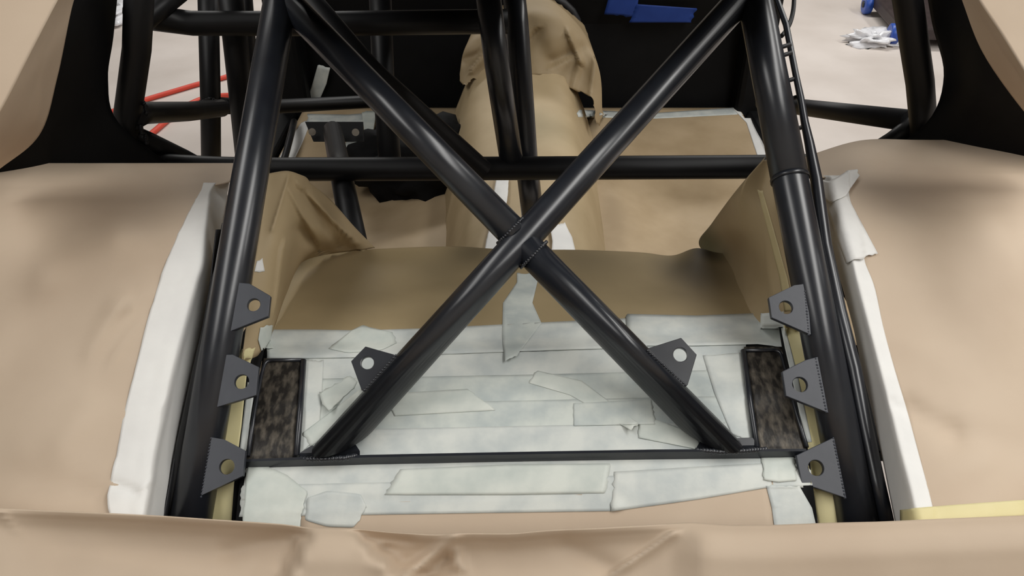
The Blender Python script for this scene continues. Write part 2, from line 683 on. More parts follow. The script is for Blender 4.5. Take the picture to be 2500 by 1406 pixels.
def onshelf(x, y, off=.006):
    h = hit(x, y, ['shelf', 'rear', 'gut_x'] if 'gut_x' in SHEETS else ['shelf', 'rear'])
    return h[0] + (EYE - h[0]).normalized() * off if h else U(x, y, .95)


for side in ([(724, 1114), (733, 1000), (741, 880)], [(1848, 1094), (1830, 975), (1815, 856)]):
    tube('plate_rib', [onshelf(*p) for p in side], .0036, M['paint'], body, 8)
tube('plate_rim', [onshelf(*p) for p in ((606, 1114), (622, 1000), (640, 905), (650, 879), (736, 879))], .0024, M['paint'], body, 8, rad=.01)
tube('plate_rim', [onshelf(*p) for p in ((1815, 856), (1904, 854), (1918, 900), (1942, 1000), (1970, 1092))], .0024, M['paint'], body, 8, rad=.01)
# black raised edge the cage feet stand behind
edge = [U(588, 1128, .9085), U(900, 1117, .9085), U(1250, 1110, .9085), U(1600, 1104, .9085), U(1968, 1102, .9085)]
ev, ef = [], []
for p in edge:
    for dz, dy in ((.0015, -.001), (.0015, .0028), (-.012, .0028), (-.012, -.001)):
        ev.append(p + Vector((0, dy, dz)))
for i in range(len(edge) - 1):
    for k in range(4):
        k2 = (k + 1) % 4
        ef.append((i * 4 + k, i * 4 + k2, (i + 1) * 4 + k2, (i + 1) * 4 + k))
mesh_obj('raised_edge', ev, ef, M['paint'], body, smooth=False)

# outer body: quarter panels below the paper, black inner rear sides, window flange
DQ = [(300, 1.52), (340, 1.42), (400, 1.29), (440, 1.205), (480, 1.137), (540, 1.071), (600, 1.02), (760, .972), (900, .930), (1060, .884), (1240, .830), (1330, .806), (1420, .79)]
def dq(y):
    return interp(DQ, y)
def dqs(y):
    return sum(dq(y + k) for k in (-45, -30, -15, 0, 15, 30, 45)) / 7
def DL(x, y):       # left quarter: falls away outwards
    o = max(0.0, (220 - x)) / 470.0
    return dqs(y + 0) + .05 * o ** 2 * 2
def DR(x, y):
    o = max(0.0, (x - 2330)) / 470.0
    return dqs(y + 25) + .05 * o ** 2 * 2
LIN = [(398, 620), (444, 560), (456, 511), (470, 500), (500, 489), (560, 470), (640, 449), (700, 430), (800, 401), (900, 375), (1000, 351), (1100, 332), (1180, 316), (1225, 309), (1420, 280)]
RIN = [(340, 1962), (418, 1985), (430, 2045), (480, 2057), (540, 2075), (590, 2086), (640, 2096), (700, 2115), (800, 2139), (900, 2165), (1000, 2193), (1100, 2218), (1200, 2245), (1300, 2268), (1420, 2300)]


def quarter(name, side, m, off, x_far, ys, parent=None, key=None, th=.0009, amp=.0012, creases=(), nu=60, nv=70, seed=0.0, inner=0.0):
    rows = []
    for y in ys:
        if side < 0:
            xi = interp(LIN, y) - inner
            xs = [x_far + (xi - x_far) * t for t in (0, .2, .4, .55, .7, .85, 1)]
            D = DL
        else:
            xi = interp(RIN, y) + inner
            xs = [xi + (x_far - xi) * t for t in (0, .15, .3, .45, .6, .8, 1)]
            D = DR
        rows.append([(x, y + (42 * (1 - sm(1965, 2120, x)) * (1 - sm(350, 470, y)) if side > 0 else 0), D(x, y) + off) for x in xs])
    return sheet(name, rows, m, nu, nv, amp=amp, nscale=7, seed=seed, creases=creases, th=th, parent=parent, key=key)


quarter('quarter_panel', -1, PD, .03, -420, [425, 470, 560, 700, 850, 1000, 1150, 1300, 1420], body, 'qbl', th=.002, amp=0, nu=20, nv=20, inner=4)
quarter('quarter_panel', 1, PD, .03, 2920, [380, 430, 560, 700, 850, 1000, 1150, 1300, 1420], body, 'qbr', th=.002, amp=0, nu=20, nv=20, inner=4)
sheet('rear_side_panel', [[(60, -60, 1.12), (180, -60, 1.18), (292, -60, 1.28)], [(40, 100, 1.15), (170, 100, 1.2), (277, 90, 1.32)],
                          [(0, 250, 1.17), (140, 250, 1.24), (264, 195, 1.34)], [(-100, 400, 1.24), (100, 400, 1.29), (290, 300, 1.38)],
                          [(-140, 520, 1.30), (150, 520, 1.38), (440, 420, 1.47)]], PD, 24, 24, amp=0, th=.004, parent=body, key='side_l')
sheet('rear_side_panel', [[(2255, -60, 1.28), (2380, -60, 1.18), (2480, -60, 1.12)], [(2276, 60, 1.3), (2390, 100, 1.2), (2520, 100, 1.15)],
                          [(2304, 185, 1.34), (2400, 220, 1.24), (2600, 240, 1.17)], [(2262, 300, 1.38), (2400, 330, 1.31), (2650, 400, 1.24)],
                          [(2120, 400, 1.47), (2350, 450, 1.38), (2650, 520, 1.30)]], PD, 24, 24, amp=0, th=.004, parent=body, key='side_r')
# gutters between the backstays and the shelf
sheet('window_gutter', [[(600, 800, 1.055), (655, 800, 1.06)], [(545, 900, 0.998), (634, 900, 1.0)], [(505, 1060, .946), (606, 1060, .946)], [(470, 1200, .916), (585, 1200, .914)],
                        [(430, 1400, .898), (560, 1400, .898)]], PD, 8, 20, amp=0, th=.003, parent=body, key='gut_l')
sheet('window_gutter', [[(1900, 780, 1.055), (1985, 780, 1.055)], [(1920, 900, .985), (2020, 900, .985)], [(1958, 1060, .938), (2070, 1060, .938)], [(1988, 1200, .905), (2110, 1200, .903)],
                        [(2020, 1400, .885), (2150, 1400, .885)]], PD, 8, 20, amp=0, th=.003, parent=body, key='gut_r')
# rubber lip along the window hole on the left
tube('window_lip', [U(546, 545, 1.035), U(531, 640, 1.02), U(510, 800, .985), U(488, 905, .962), U(462, 1030, .935), U(428, 1180, .912), U(398, 1320, .895)], .0085, M['rubber'], body, 12, radii=[.002, .005, .0075, .0085, .0085, .0085, .0085])
sheet('window_return', [[(530, 560, 1.02), (560, 560, 1.05)], [(500, 800, .99), (540, 800, 1.04)], [(450, 1000, .945), (500, 1000, 1.0)], [(405, 1240, .885), (460, 1240, .96)],
                        [(375, 1400, .87), (430, 1400, .94)]], M['rubber'], 6, 20, amp=0, th=.002, parent=body, key='ret_l')

# ------------------------------------------------------------------ roll cage
cage = empty('roll_cage', (0.015, 1.0, 0.90))
tag(cage, 'satin black welded roll cage with crossed braces and drilled tabs in the rear window hole', 'roll cage')
P = M['paint']
PI_ = M['paint_cage_shaded']
TR = .02225


def axis_l(y):
    t = (1250 - y) / 1250
    return (469 + 216 * t, y, dcage(y))


def cage_pt(xb, xt, y):
    """a point on a straight backstay whose ends are at x=xb (y 1250) and x=xt (y 0)"""
    A, B = U(xb, 1250, .9), U(xt, 0, 1.11)
    r = (703 - y) / FPX
    t = (.246 + .9 * r) / (.636 - .21 * r)
    return A + (B - A) * t


back_l = tube('backstay', [cage_pt(469, 685, 1400), cage_pt(469, 685, 600), cage_pt(469, 685, -260)], TR, P, cage, 32)
back_r = tube('backstay', [cage_pt(2087, 1843, 1400), cage_pt(2087, 1843, 600), cage_pt(2087, 1843, -260)], TR, P, cage, 32)
sl = tube('sleeve', [cage_pt(2087, 1843, 436), cage_pt(2087, 1843, 100), cage_pt(2087, 1843, -250)], TR + .0007, P, back_r, 32)
sl['label'] = 'slightly thicker sleeve on the upper tube'
tube('sleeve_rim', [cage_pt(2087, 1843, 441), cage_pt(2087, 1843, 433)], TR + .0016, P, back_r, 32)
# slim tube running along the right backstay, held by ties
slim = tube('slim_tube', [U(1878, -60, 1.12), U(1897, 0, 1.11), U(1919, 60, 1.10), U(1942, 179, 1.085), U(1955, 240, 1.075), U(1965, 300, 1.07), U(1976, 350, 1.06), U(1993, 440, 1.045), U(2014, 600, 1.01), U(2048, 760, .975), U(2084, 900, .945),
                          U(2111, 1040, .925), U(2139, 1170, .905), U(2166, 1290, .89)], .0088, P, cage, 14,
            radii=[.0038, .0040, .0042, .0042, .0046, .0052, .0062, .0078, .0086, .0088, .0088, .0088, .0088, .0088])
for y, xa, xb in ((118, 1890, 1931), (138, 1894, 1934), (200, 1906, 1946), (244, 1914, 1954), (318, 1926, 1966)):
    tube('cable_tie', [U(xa - 4, y + 4, 1.085), U(xb, y - 10, 1.083)], .0030, M['rubber'], slim, 8)

# crossed braces
BR = .0195
def xp(x, y, dd=0.0):
    return U(x, y, dcage(y) + dd)
br_a = tube('brace', [xp(1848, -46), xp(1272, 590), xp(818, 1092)], BR, P, cage, 32, cut_z=.971)
br_b = tube('brace', [xp(692, -6), xp(1262, 578)], BR, P, cage, 32)
br_c = tube('brace', [xp(1284, 602), xp(1763, 1092)], BR, P, cage, 32, cut_z=.974)
# weld beads round the crossing and the feet


def saddle(cx, cy, dirx, diry, rad, a0, a1):
    """bead over a joint: an arc round the joining tube"""
    pts = []
    for k in range(15):
        a = math.radians(lerp(a0, a1, k / 14))
        px = cx + dirx * rad * math.cos(a)
        py = cy + diry * rad * math.cos(a)
        pts.append(U(px, py, dcage(cy) - BR * abs(math.sin(a)) * .98))
    return pts
weld('weld_bead', saddle(1247, 562, .70, -.71, 44, 5, 175), .0024, P, br_b)
weld('weld_bead', saddle(1303, 622, .70, -.71, 44, 5, 175), .0024, P, br_c)
weld('weld_bead', [U(735, 1121, .912), U(785, 1121, .905), U(840, 1119, .906), U(868, 1113, .912)], .0032, P, br_a)
weld('weld_bead', [U(1702, 1099, .912), U(1760, 1104, .905), U(1820, 1101, .906), U(1868, 1097, .912)], .0032, P, br_c)
# foot plates where the braces land
for nm, pts in (('foot', [(728, 1122, .921), (880, 1116, .921), (868, 1098, .926), (760, 1102, .926)]), ('foot', [(1700, 1106, .921), (1850, 1102, .921), (1838, 1082, .926), (1712, 1086, .926)])):
    prism(nm, [U(*p) for p in pts], Vector((0, .004, .006)), P, br_a if pts[0][0] < 1000 else br_c, .001)

# tabs
TABS = [
    (back_l, [(566, 690), (611, 694), (662, 724), (657, 774), (553, 815)], (621, 746), 15.5, [(572, 694), (553, 815)]),
    (back_l, [(540, 868), (570, 867), (633, 897), (627, 966), (519, 999)], (592, 933), 17.5, [(545, 872), (519, 999)]),
    (back_l, [(505, 1066), (550, 1074), (601, 1101), (595, 1162), (487, 1213)], (556, 1140), 18.5, [(511, 1070), (487, 1213)]),
    (back_r, [(1968, 694), (1937, 698), (1875, 728), (1882, 777), (1978, 819)], (1917, 752), 16.5, [(1968, 698), (1978, 817)]),
    (back_r, [(1995, 872), (1965, 880), (1908, 908), (1917, 968), (2021, 1010)], (1951, 940), 18.0, [(1995, 876), (2021, 1006)]),
    (back_r, [(2038, 1066), (2005, 1082), (1942, 1112), (1955, 1180), (2069, 1219)], (1990, 1143), 18.5, [(2038, 1070), (2067, 1215)]),
    (br_a, [(893, 847), (858, 883), (884, 954), (930, 962), (976, 900), (964, 867)], (898, 887), 15.5, [(890, 952), (966, 868)]),
    (br_c, [(1579, 852), (1590, 890), (1640, 945), (1678, 941), (1700, 867), (1662, 826)], (1660, 867), 17.0, [(1581, 856), (1674, 940)]),
]
for par, outl, hc, hr, base in TABS:
    dd = dcage(hc[1])
    inx = par in (br_a, br_c)
    off = -.014 if not inx else -.004
    tb = plate_with_hole('mounting_tab', [U(x, y, dcage(y) + off) for x, y in outl], U(hc[0], hc[1], dcage(hc[1]) + off), hr / FPX * dd, .0062, M['paint_tab_lit'] if not inx else P, par)
    (x0, y0), (x1, y1) = base
    sx = 4 if par is back_l else (-4 if par is back_r else 0)
    x0, x1 = x0 + sx, x1 + sx
    weld('weld_bead', [U(x0, y0, dcage(y0) - .0165), U(x1, y1, dcage(y1) - .0165)], .0015, M['paint_tab_lit'] if not inx else P, par)

# hoop and bars further forward
hoop = [U(346, -160, 1.20), U(334, 120, 1.33), U(316, 250, 1.385), U(292, 398, 1.47), U(560, 414, 1.53), U(1250, 411, 1.54), U(1900, 407, 1.53), U(2262, 398, 1.47), U(2246, 200, 1.36), U(2216, 0, 1.28), U(2190, -160, 1.20)]
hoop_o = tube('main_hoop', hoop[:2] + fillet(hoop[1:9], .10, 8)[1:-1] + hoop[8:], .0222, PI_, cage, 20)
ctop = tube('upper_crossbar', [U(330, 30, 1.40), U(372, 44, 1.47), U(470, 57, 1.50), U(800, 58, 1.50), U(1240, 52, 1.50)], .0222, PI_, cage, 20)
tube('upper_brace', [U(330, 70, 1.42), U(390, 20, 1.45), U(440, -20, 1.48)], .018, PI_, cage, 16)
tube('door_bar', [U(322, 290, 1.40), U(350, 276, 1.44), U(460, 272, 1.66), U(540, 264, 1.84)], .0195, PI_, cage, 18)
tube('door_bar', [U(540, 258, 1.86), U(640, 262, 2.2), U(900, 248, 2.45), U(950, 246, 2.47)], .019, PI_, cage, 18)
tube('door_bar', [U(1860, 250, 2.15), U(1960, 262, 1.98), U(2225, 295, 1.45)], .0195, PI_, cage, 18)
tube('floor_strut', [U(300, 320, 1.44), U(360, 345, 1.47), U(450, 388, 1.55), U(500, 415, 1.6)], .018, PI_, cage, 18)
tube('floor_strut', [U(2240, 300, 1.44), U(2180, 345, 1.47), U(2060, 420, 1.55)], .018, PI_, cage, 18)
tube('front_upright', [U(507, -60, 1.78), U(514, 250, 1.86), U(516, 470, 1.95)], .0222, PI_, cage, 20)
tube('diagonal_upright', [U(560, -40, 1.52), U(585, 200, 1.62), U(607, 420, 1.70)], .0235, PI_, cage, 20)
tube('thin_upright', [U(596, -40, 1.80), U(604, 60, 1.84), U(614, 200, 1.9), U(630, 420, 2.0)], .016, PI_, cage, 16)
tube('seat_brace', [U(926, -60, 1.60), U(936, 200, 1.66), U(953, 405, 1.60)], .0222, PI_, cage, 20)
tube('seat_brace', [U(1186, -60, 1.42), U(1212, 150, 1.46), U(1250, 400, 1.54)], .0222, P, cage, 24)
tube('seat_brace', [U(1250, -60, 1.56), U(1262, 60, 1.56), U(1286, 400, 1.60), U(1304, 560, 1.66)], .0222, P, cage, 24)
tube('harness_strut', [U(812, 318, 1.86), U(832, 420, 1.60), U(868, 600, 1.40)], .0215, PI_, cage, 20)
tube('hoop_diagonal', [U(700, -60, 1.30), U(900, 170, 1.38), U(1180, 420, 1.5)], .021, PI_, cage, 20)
# bracket plate with two bolts at the front end of the harness strut
pl = prism('strut_bracket', [U(744, 297, 1.90), U(886, 297, 1.90), U(888, 346, 1.87), U(765, 346, 1.87)], Vector((0, .006, -.003)), PD, cage, .001)
for cx, cy in ((762, 322), (868, 323)):
    o = U(cx, cy, 1.868)
    tube('bolt', [o, o + (EYE - o).normalized() * .010], .0085, M['bolt'], pl, 12)
for x, y, d in ((352, 262, 1.40), (340, 312, 1.42), (352, 335, 1.43)):
    weld('weld_bead', [U(x - 10, y - 20, d - .012), U(x + 3, y - 4, d - .016), U(x + 6, y + 14, d - .012)], .004, PI_, hoop_o)
weld('weld_bead', [U(490, 250, 1.845), U(512, 240, 1.83), U(536, 252, 1.845)], .005, PI_, ctop)

# ------------------------------------------------------------------ brown masking paper
K = M['kraft']
lq = quarter('paper_sheet', -1, K, 0, -380, [398, 404, 425, 444, 456, 470, 520, 580, 660, 760, 860, 960, 1060, 1160, 1250, 1330], creases=[
    ((378, 705), (285, 745), 18, .012, 'step', (.25, 1.0)), ((285, 745), (220, 860), 24, .010, 'soft', (1, .6)), ((350, 775), (270, 880), 16, .009, 'sharp', (.3, .8)),
    ((385, 640), (300, 640), 16, -.003, 'soft', (1, .3)), ((-60, 860), (110, 670), 60, .012), ((110, 670), (290, 580), 60, .014), ((290, 580), (385, 568), 40, .010, 'soft', (1, .2)),
    ((0, 1150), (240, 1215), 34, -.006, 'soft', (.4, 1.2)), ((60, 1080), (300, 1010), 50, .004), ((215, 980), (150, 1090), 40, .005)],
    seed=2.0, key='ql')
tag(lq, 'brown kraft paper sheet over the left rear quarter beside the white tape', 'paper sheet')
rq = quarter('paper_sheet', 1, K, 0, 2880, [341, 350, 385, 418, 430, 490, 560, 660, 760, 860, 960, 1060, 1160, 1260, 1340], creases=[
    ((2215, 995), (2330, 1060), 26, -.008, 'soft', (1.1, .7)), ((2330, 1060), (2480, 1090), 40, -.007, 'soft', (.9, .6)), ((2030, 425), (2170, 408), 22, -.010, 'soft', (.5, 1.0)),
    ((2170, 408), (2260, 430), 26, -.008, 'soft', (1.0, .2)), ((2380, 430), (2440, 560), 45, -.009), ((2250, 520), (2420, 800), 60, .006), ((2140, 800), (2300, 880), 40, .003),
    ((2270, 1180), (2400, 1120), 40, .004)], seed=5.0, key='qr')
tag(rq, 'brown kraft paper sheet over the right rear quarter beside the white tape', 'paper sheet')

EDGE = [(-260, 1224), (0, 1240), (150, 1247), (260, 1252), (400, 1259), (500, 1266), (620, 1274), (700, 1280), (750, 1288), (800, 1288), (860, 1290), (950, 1299), (1060, 1305), (1110, 1301), (1250, 1302), (1330, 1294), (1450, 1289),
        (1620, 1279), (1690, 1275), (1780, 1282), (1900, 1281), (2020, 1276), (2150, 1273), (2300, 1266), (2500, 1258), (2760, 1248)]
CONC = [(-300, .7), (0, .55), (150, .85), (500, 1), (1400, 1), (1560, .75), (1640, .5), (1720, 0), (2760, 0)]
PA = [(26, .835), (6, .800), (0, .783), (9, .783), (24, .790), (46, .795), (78, .793), (115, .786), (160, .777), (230, .762), (340, .750), (620, .83)]
PB = [(26, .835), (6, .800), (0, .783), (9, .775), (24, .767), (46, .760), (78, .754), (115, .752), (160, .750), (230, .747), (340, .745), (620, .83)]
rows = []
for (dy, da), (_, db) in zip(PA, PB):
    row = []
    for k in range(0, 122):
        x = -260 + k * 25
        e = interp(EDGE, x)
        c = interp(CONC, x)
        d0 = max(0, dy)
        xl, xr = 752 - .42 * d0, 850 + 1.25 * d0          # the flat fan between two folds
        fan = sm(xl - 6 - .1 * d0, xl + 14, x) * (1 - sm(xr - 10, xr + 14 + .2 * d0, x))
        c *= (1 - fan)
        row.append((x, e + dy, lerp(db, da, c)))
    rows.append(row)
fs = sheet('paper_sheet', rows, K, 244, 70, amp=.0012, nscale=8, seed=8.0, creases=[
    ((1110, 1312), (996, 1402), 15, .016, 'soft', (.7, 1.0)), ((1112, 1345), (1124, 1388), 14, .009, 'soft'), ((1020, 1404), (1110, 1394), 12, -.007, 'soft'),
    ((1068, 1380), (1092, 1362), 14, -.010, 'soft'), ((880, 1300), (1000, 1320), 12, -.006, 'soft'), ((1640, 1300), (1500, 1395), 16, .010, 'step', (.8, 1)), ((1500, 1395), (1380, 1330), 26, -.006),
    ((0, 1250), (40, 1300), 12, .006, 'sharp', (1, .2)), ((740, 1300), (560, 1345), 26, -.006), ((300, 1330), (560, 1370), 40, -.003)], key='front', ulin=True)
tag(fs, 'brown kraft paper sheet with a rolled top edge along the rear deck nearest the camera', 'paper sheet')

nb = strip('paper_sheet', [(730, 1232), (1300, 1216), (1886, 1172)], [(735, 1360), (1300, 1360), (1905, 1360)], ['rear'], K, off=.0008, n=40, k=14, jag=0, bump=.0002, seed=11, cat='paper sheet', th=.0003)
SHEETS['narrow'] = SHEETS[nb.name]
tag(nb, 'narrow brown paper strip between the lowest white tape and the rolled edge', 'paper sheet')

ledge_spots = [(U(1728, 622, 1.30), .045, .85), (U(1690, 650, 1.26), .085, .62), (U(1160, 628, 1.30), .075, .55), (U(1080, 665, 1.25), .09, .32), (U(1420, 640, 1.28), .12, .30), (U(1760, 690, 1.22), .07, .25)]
overspray_and_shade(M['kraft_ledge'], ledge_spots, srgb(38, 38, 33))
LED = [(600, 0), (740, 0), (920, -10), (1100, -16), (1250, -8), (1400, -8), (1560, -2), (1640, 6), (1700, -12), (1760, 0), (1860, 0)]
rows = []
for yb, dep, k in ((880, 1.042, 0), (812, 1.076, 0), (770, 1.118, 0), (700, 1.205, 0), (660, 1.252, .5), (628, 1.292, 1), (618, 1.306, 1), (640, 1.318, 1), (760, 1.33, 1)):
    rows.append([(x, yb + dy * k, dep) for x, dy in LED])
lg = sheet('paper_sheet', rows, M['kraft_ledge'], 70, 50, amp=.0016, nscale=9, seed=14, creases=[
    ((740, 720), (1150, 690), 20, -.006, 'soft', (.5, 1)), ((1150, 690), (1800, 690), 24, -.005, 'soft', (1, .5)), ((990, 620), (1010, 700), 10, .003, 'step'), ((1300, 730), (1800, 740), 30, .003),
    ((840, 760), (1150, 730), 24, .004)], key='ledge')
tag(lg, 'dusty brown paper sheet over the low ledge behind the crossed braces', 'paper sheet')

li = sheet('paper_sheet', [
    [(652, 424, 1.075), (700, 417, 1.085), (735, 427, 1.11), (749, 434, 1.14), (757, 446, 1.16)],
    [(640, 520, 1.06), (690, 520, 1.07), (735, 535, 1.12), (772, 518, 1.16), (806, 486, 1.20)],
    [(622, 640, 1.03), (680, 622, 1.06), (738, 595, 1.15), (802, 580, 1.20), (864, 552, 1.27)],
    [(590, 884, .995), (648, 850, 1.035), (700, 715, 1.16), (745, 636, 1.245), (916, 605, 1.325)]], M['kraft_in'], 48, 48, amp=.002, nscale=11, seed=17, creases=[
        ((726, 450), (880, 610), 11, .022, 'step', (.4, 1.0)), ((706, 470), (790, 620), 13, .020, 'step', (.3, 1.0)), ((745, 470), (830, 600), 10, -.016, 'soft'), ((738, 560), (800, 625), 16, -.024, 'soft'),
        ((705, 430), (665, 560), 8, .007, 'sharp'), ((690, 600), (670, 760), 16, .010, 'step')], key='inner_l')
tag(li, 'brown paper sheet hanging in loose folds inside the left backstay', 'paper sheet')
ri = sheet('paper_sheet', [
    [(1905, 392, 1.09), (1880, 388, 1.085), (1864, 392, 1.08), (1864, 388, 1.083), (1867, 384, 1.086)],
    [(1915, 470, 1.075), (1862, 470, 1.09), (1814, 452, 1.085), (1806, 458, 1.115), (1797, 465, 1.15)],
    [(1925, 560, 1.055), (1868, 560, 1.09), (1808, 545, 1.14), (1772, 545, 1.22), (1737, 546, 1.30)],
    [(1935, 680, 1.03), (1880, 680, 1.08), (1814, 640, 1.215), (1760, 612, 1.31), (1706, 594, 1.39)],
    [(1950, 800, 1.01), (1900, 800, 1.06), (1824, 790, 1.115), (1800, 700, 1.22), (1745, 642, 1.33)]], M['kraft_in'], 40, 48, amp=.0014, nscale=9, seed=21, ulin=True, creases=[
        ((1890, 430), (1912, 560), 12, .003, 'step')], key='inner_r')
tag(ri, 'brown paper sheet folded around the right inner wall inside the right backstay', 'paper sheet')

# corner sheets on the two rear pillars
tl = sheet('paper_sheet', [[(-190, -70, .93), (30, -70, .955), (182, -70, .985), (196, -60, 1.03), (205, -50, 1.09)], [(-200, 0, .92), (0, 0, .94), (141, 0, .96), (160, 2, 1.02), (178, 10, 1.09)],
                           [(-240, 130, .90), (-60, 130, .915), (72, 130, .93), (108, 150, 1.02), (140, 190, 1.10)], [(-260, 268, .88), (-100, 268, .89), (0, 268, .90), (50, 290, 1.01), (96, 330, 1.12)],
                           [(-330, 400, .86), (-200, 400, .865), (-78, 392, .875), (-40, 400, 1.0), (-10, 420, 1.13)]], K, 60, 40, amp=.001, nscale=6, seed=25, ulin=True, creases=[
                               ((118, 60), (90, 300), 9, .008, 'soft', (.3, 1))], key='tl')
tag(tl, 'brown paper sheet wrapped over the left rear pillar at the upper left corner', 'paper sheet')
trr = sheet('paper_sheet', [[(2330, -60, 1.09), (2346, -66, 1.03), (2356, -70, .985), (2500, -70, .955), (2700, -70, .93)], [(2352, 10, 1.09), (2372, 2, 1.02), (2390, 0, .96), (2520, 0, .94), (2720, 0, .92)],
                            [(2400, 130, 1.10), (2424, 90, 1.02), (2446, 85, .935), (2580, 85, .915), (2750, 85, .90)], [(2490, 260, 1.12), (2500, 200, 1.01), (2502, 176, .905), (2620, 176, .89), (2780, 176, .88)],
                            [(2580, 360, 1.13), (2580, 320, 1.0), (2574, 292, .87), (2680, 292, .865), (2800, 292, .86)]], K, 60, 40, amp=.001, nscale=6, seed=29, ulin=True, key='tr')
tag(trr, 'brown paper sheet wrapped over the right rear pillar at the upper right corner', 'paper sheet')

# inside the car: tunnel, its crumpled hood, footwells
overspray_and_shade(M['kraft_in'], [(U(1720, 608, 1.36), .12, .8), (Vector((CX + .03, 2.1, .69)), .16, .30)], srgb(84, 92, 62))  # inner wall: overspray plus its shade in the colour; tunnel top greener
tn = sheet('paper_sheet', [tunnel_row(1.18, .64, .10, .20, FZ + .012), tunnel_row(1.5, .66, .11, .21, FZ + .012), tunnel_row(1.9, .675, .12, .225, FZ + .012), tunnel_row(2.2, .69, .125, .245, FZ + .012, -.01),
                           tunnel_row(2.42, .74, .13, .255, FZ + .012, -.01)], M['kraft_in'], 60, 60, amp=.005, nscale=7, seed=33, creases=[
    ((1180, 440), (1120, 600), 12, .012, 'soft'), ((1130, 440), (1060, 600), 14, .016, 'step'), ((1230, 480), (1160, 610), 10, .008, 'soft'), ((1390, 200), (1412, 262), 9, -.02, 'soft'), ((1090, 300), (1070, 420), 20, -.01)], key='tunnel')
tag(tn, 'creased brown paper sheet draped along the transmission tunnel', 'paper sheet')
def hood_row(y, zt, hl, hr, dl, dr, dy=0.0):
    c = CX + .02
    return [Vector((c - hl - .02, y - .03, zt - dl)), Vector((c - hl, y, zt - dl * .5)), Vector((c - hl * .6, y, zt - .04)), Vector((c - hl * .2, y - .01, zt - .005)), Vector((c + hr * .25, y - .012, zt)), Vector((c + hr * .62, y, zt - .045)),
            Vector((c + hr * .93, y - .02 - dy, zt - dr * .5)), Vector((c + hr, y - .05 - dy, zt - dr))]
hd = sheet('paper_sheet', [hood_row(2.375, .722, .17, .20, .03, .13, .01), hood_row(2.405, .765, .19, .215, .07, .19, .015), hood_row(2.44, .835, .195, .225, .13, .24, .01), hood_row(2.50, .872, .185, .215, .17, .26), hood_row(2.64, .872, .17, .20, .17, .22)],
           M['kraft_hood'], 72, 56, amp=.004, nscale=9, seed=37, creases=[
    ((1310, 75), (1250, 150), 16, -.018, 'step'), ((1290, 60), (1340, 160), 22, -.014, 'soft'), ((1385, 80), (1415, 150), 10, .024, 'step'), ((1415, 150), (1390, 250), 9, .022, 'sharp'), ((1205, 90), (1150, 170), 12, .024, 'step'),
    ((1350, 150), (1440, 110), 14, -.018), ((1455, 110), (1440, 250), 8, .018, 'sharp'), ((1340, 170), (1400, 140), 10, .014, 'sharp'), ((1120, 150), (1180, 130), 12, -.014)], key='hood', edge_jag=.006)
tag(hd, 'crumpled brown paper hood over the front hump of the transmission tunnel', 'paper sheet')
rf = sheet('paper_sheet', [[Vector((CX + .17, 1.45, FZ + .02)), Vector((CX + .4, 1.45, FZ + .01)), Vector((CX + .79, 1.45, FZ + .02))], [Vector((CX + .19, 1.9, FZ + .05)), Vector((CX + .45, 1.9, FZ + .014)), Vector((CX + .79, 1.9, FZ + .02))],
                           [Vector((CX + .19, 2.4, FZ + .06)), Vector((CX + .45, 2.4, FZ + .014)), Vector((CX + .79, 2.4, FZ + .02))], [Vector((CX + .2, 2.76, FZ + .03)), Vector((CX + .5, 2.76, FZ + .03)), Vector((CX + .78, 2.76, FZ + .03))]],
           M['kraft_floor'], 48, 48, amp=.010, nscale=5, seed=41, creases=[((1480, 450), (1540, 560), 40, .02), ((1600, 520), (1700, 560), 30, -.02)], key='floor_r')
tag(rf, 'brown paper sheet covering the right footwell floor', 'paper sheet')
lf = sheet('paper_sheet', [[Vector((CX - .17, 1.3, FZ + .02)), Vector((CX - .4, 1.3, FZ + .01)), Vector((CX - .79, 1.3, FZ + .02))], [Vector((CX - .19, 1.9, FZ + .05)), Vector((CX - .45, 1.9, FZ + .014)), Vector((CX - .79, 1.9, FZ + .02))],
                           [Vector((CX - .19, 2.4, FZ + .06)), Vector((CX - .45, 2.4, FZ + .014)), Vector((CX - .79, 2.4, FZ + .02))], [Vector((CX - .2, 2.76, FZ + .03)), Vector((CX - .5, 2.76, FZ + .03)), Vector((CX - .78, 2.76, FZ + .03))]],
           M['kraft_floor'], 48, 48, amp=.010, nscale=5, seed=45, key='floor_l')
tag(lf, 'brown paper sheet covering the left footwell floor under the bracket', 'paper sheet')

# ------------------------------------------------------------------ tape
# wide white tape along both edges of the window hole
LT = [(446, 497, 525, 560), (470, 488, 512, 556), (500, 470, 508, 552), (560, 440, 500, 541), (640, 405, 492, 533), (700, 385, 474, 524), (800, 355, 447, 506), (900, 330, 420, 482), (1000, 305, 398, 457), (1100, 286, 377, 432),
      (1180, 268, 364, 420), (1225, 262, 356, 411), (1300, 280, 344, 395)]
rows = []
for y, a, b, c in LT:
    rows.append([(a, y, DL(a, y) - .003), ((a + b) / 2, y, DL(a, y) - .005), (b, y, DL(b, y) - .004), (lerp(b, c, .35), y, DL(b, y) + .022), (c, y, DL(b, y) + .062)])
wl = sheet('masking_tape', rows, M['tape'], 30, 80, amp=.0022, nscale=16, seed=51, creases=[
    ((450, 700), (360, 760), 10, .003, 'sharp'), ((330, 1200), (375, 1170), 6, .004, 'sharp'), ((270, 1180), (330, 1200), 12, -.005, 'soft'), ((390, 1000), (410, 970), 6, .003, 'sharp')], th=.0003, edge_jag=.0007, key='wl')
tag(wl, 'wide white masking tape along the left edge of the window hole', 'tape')
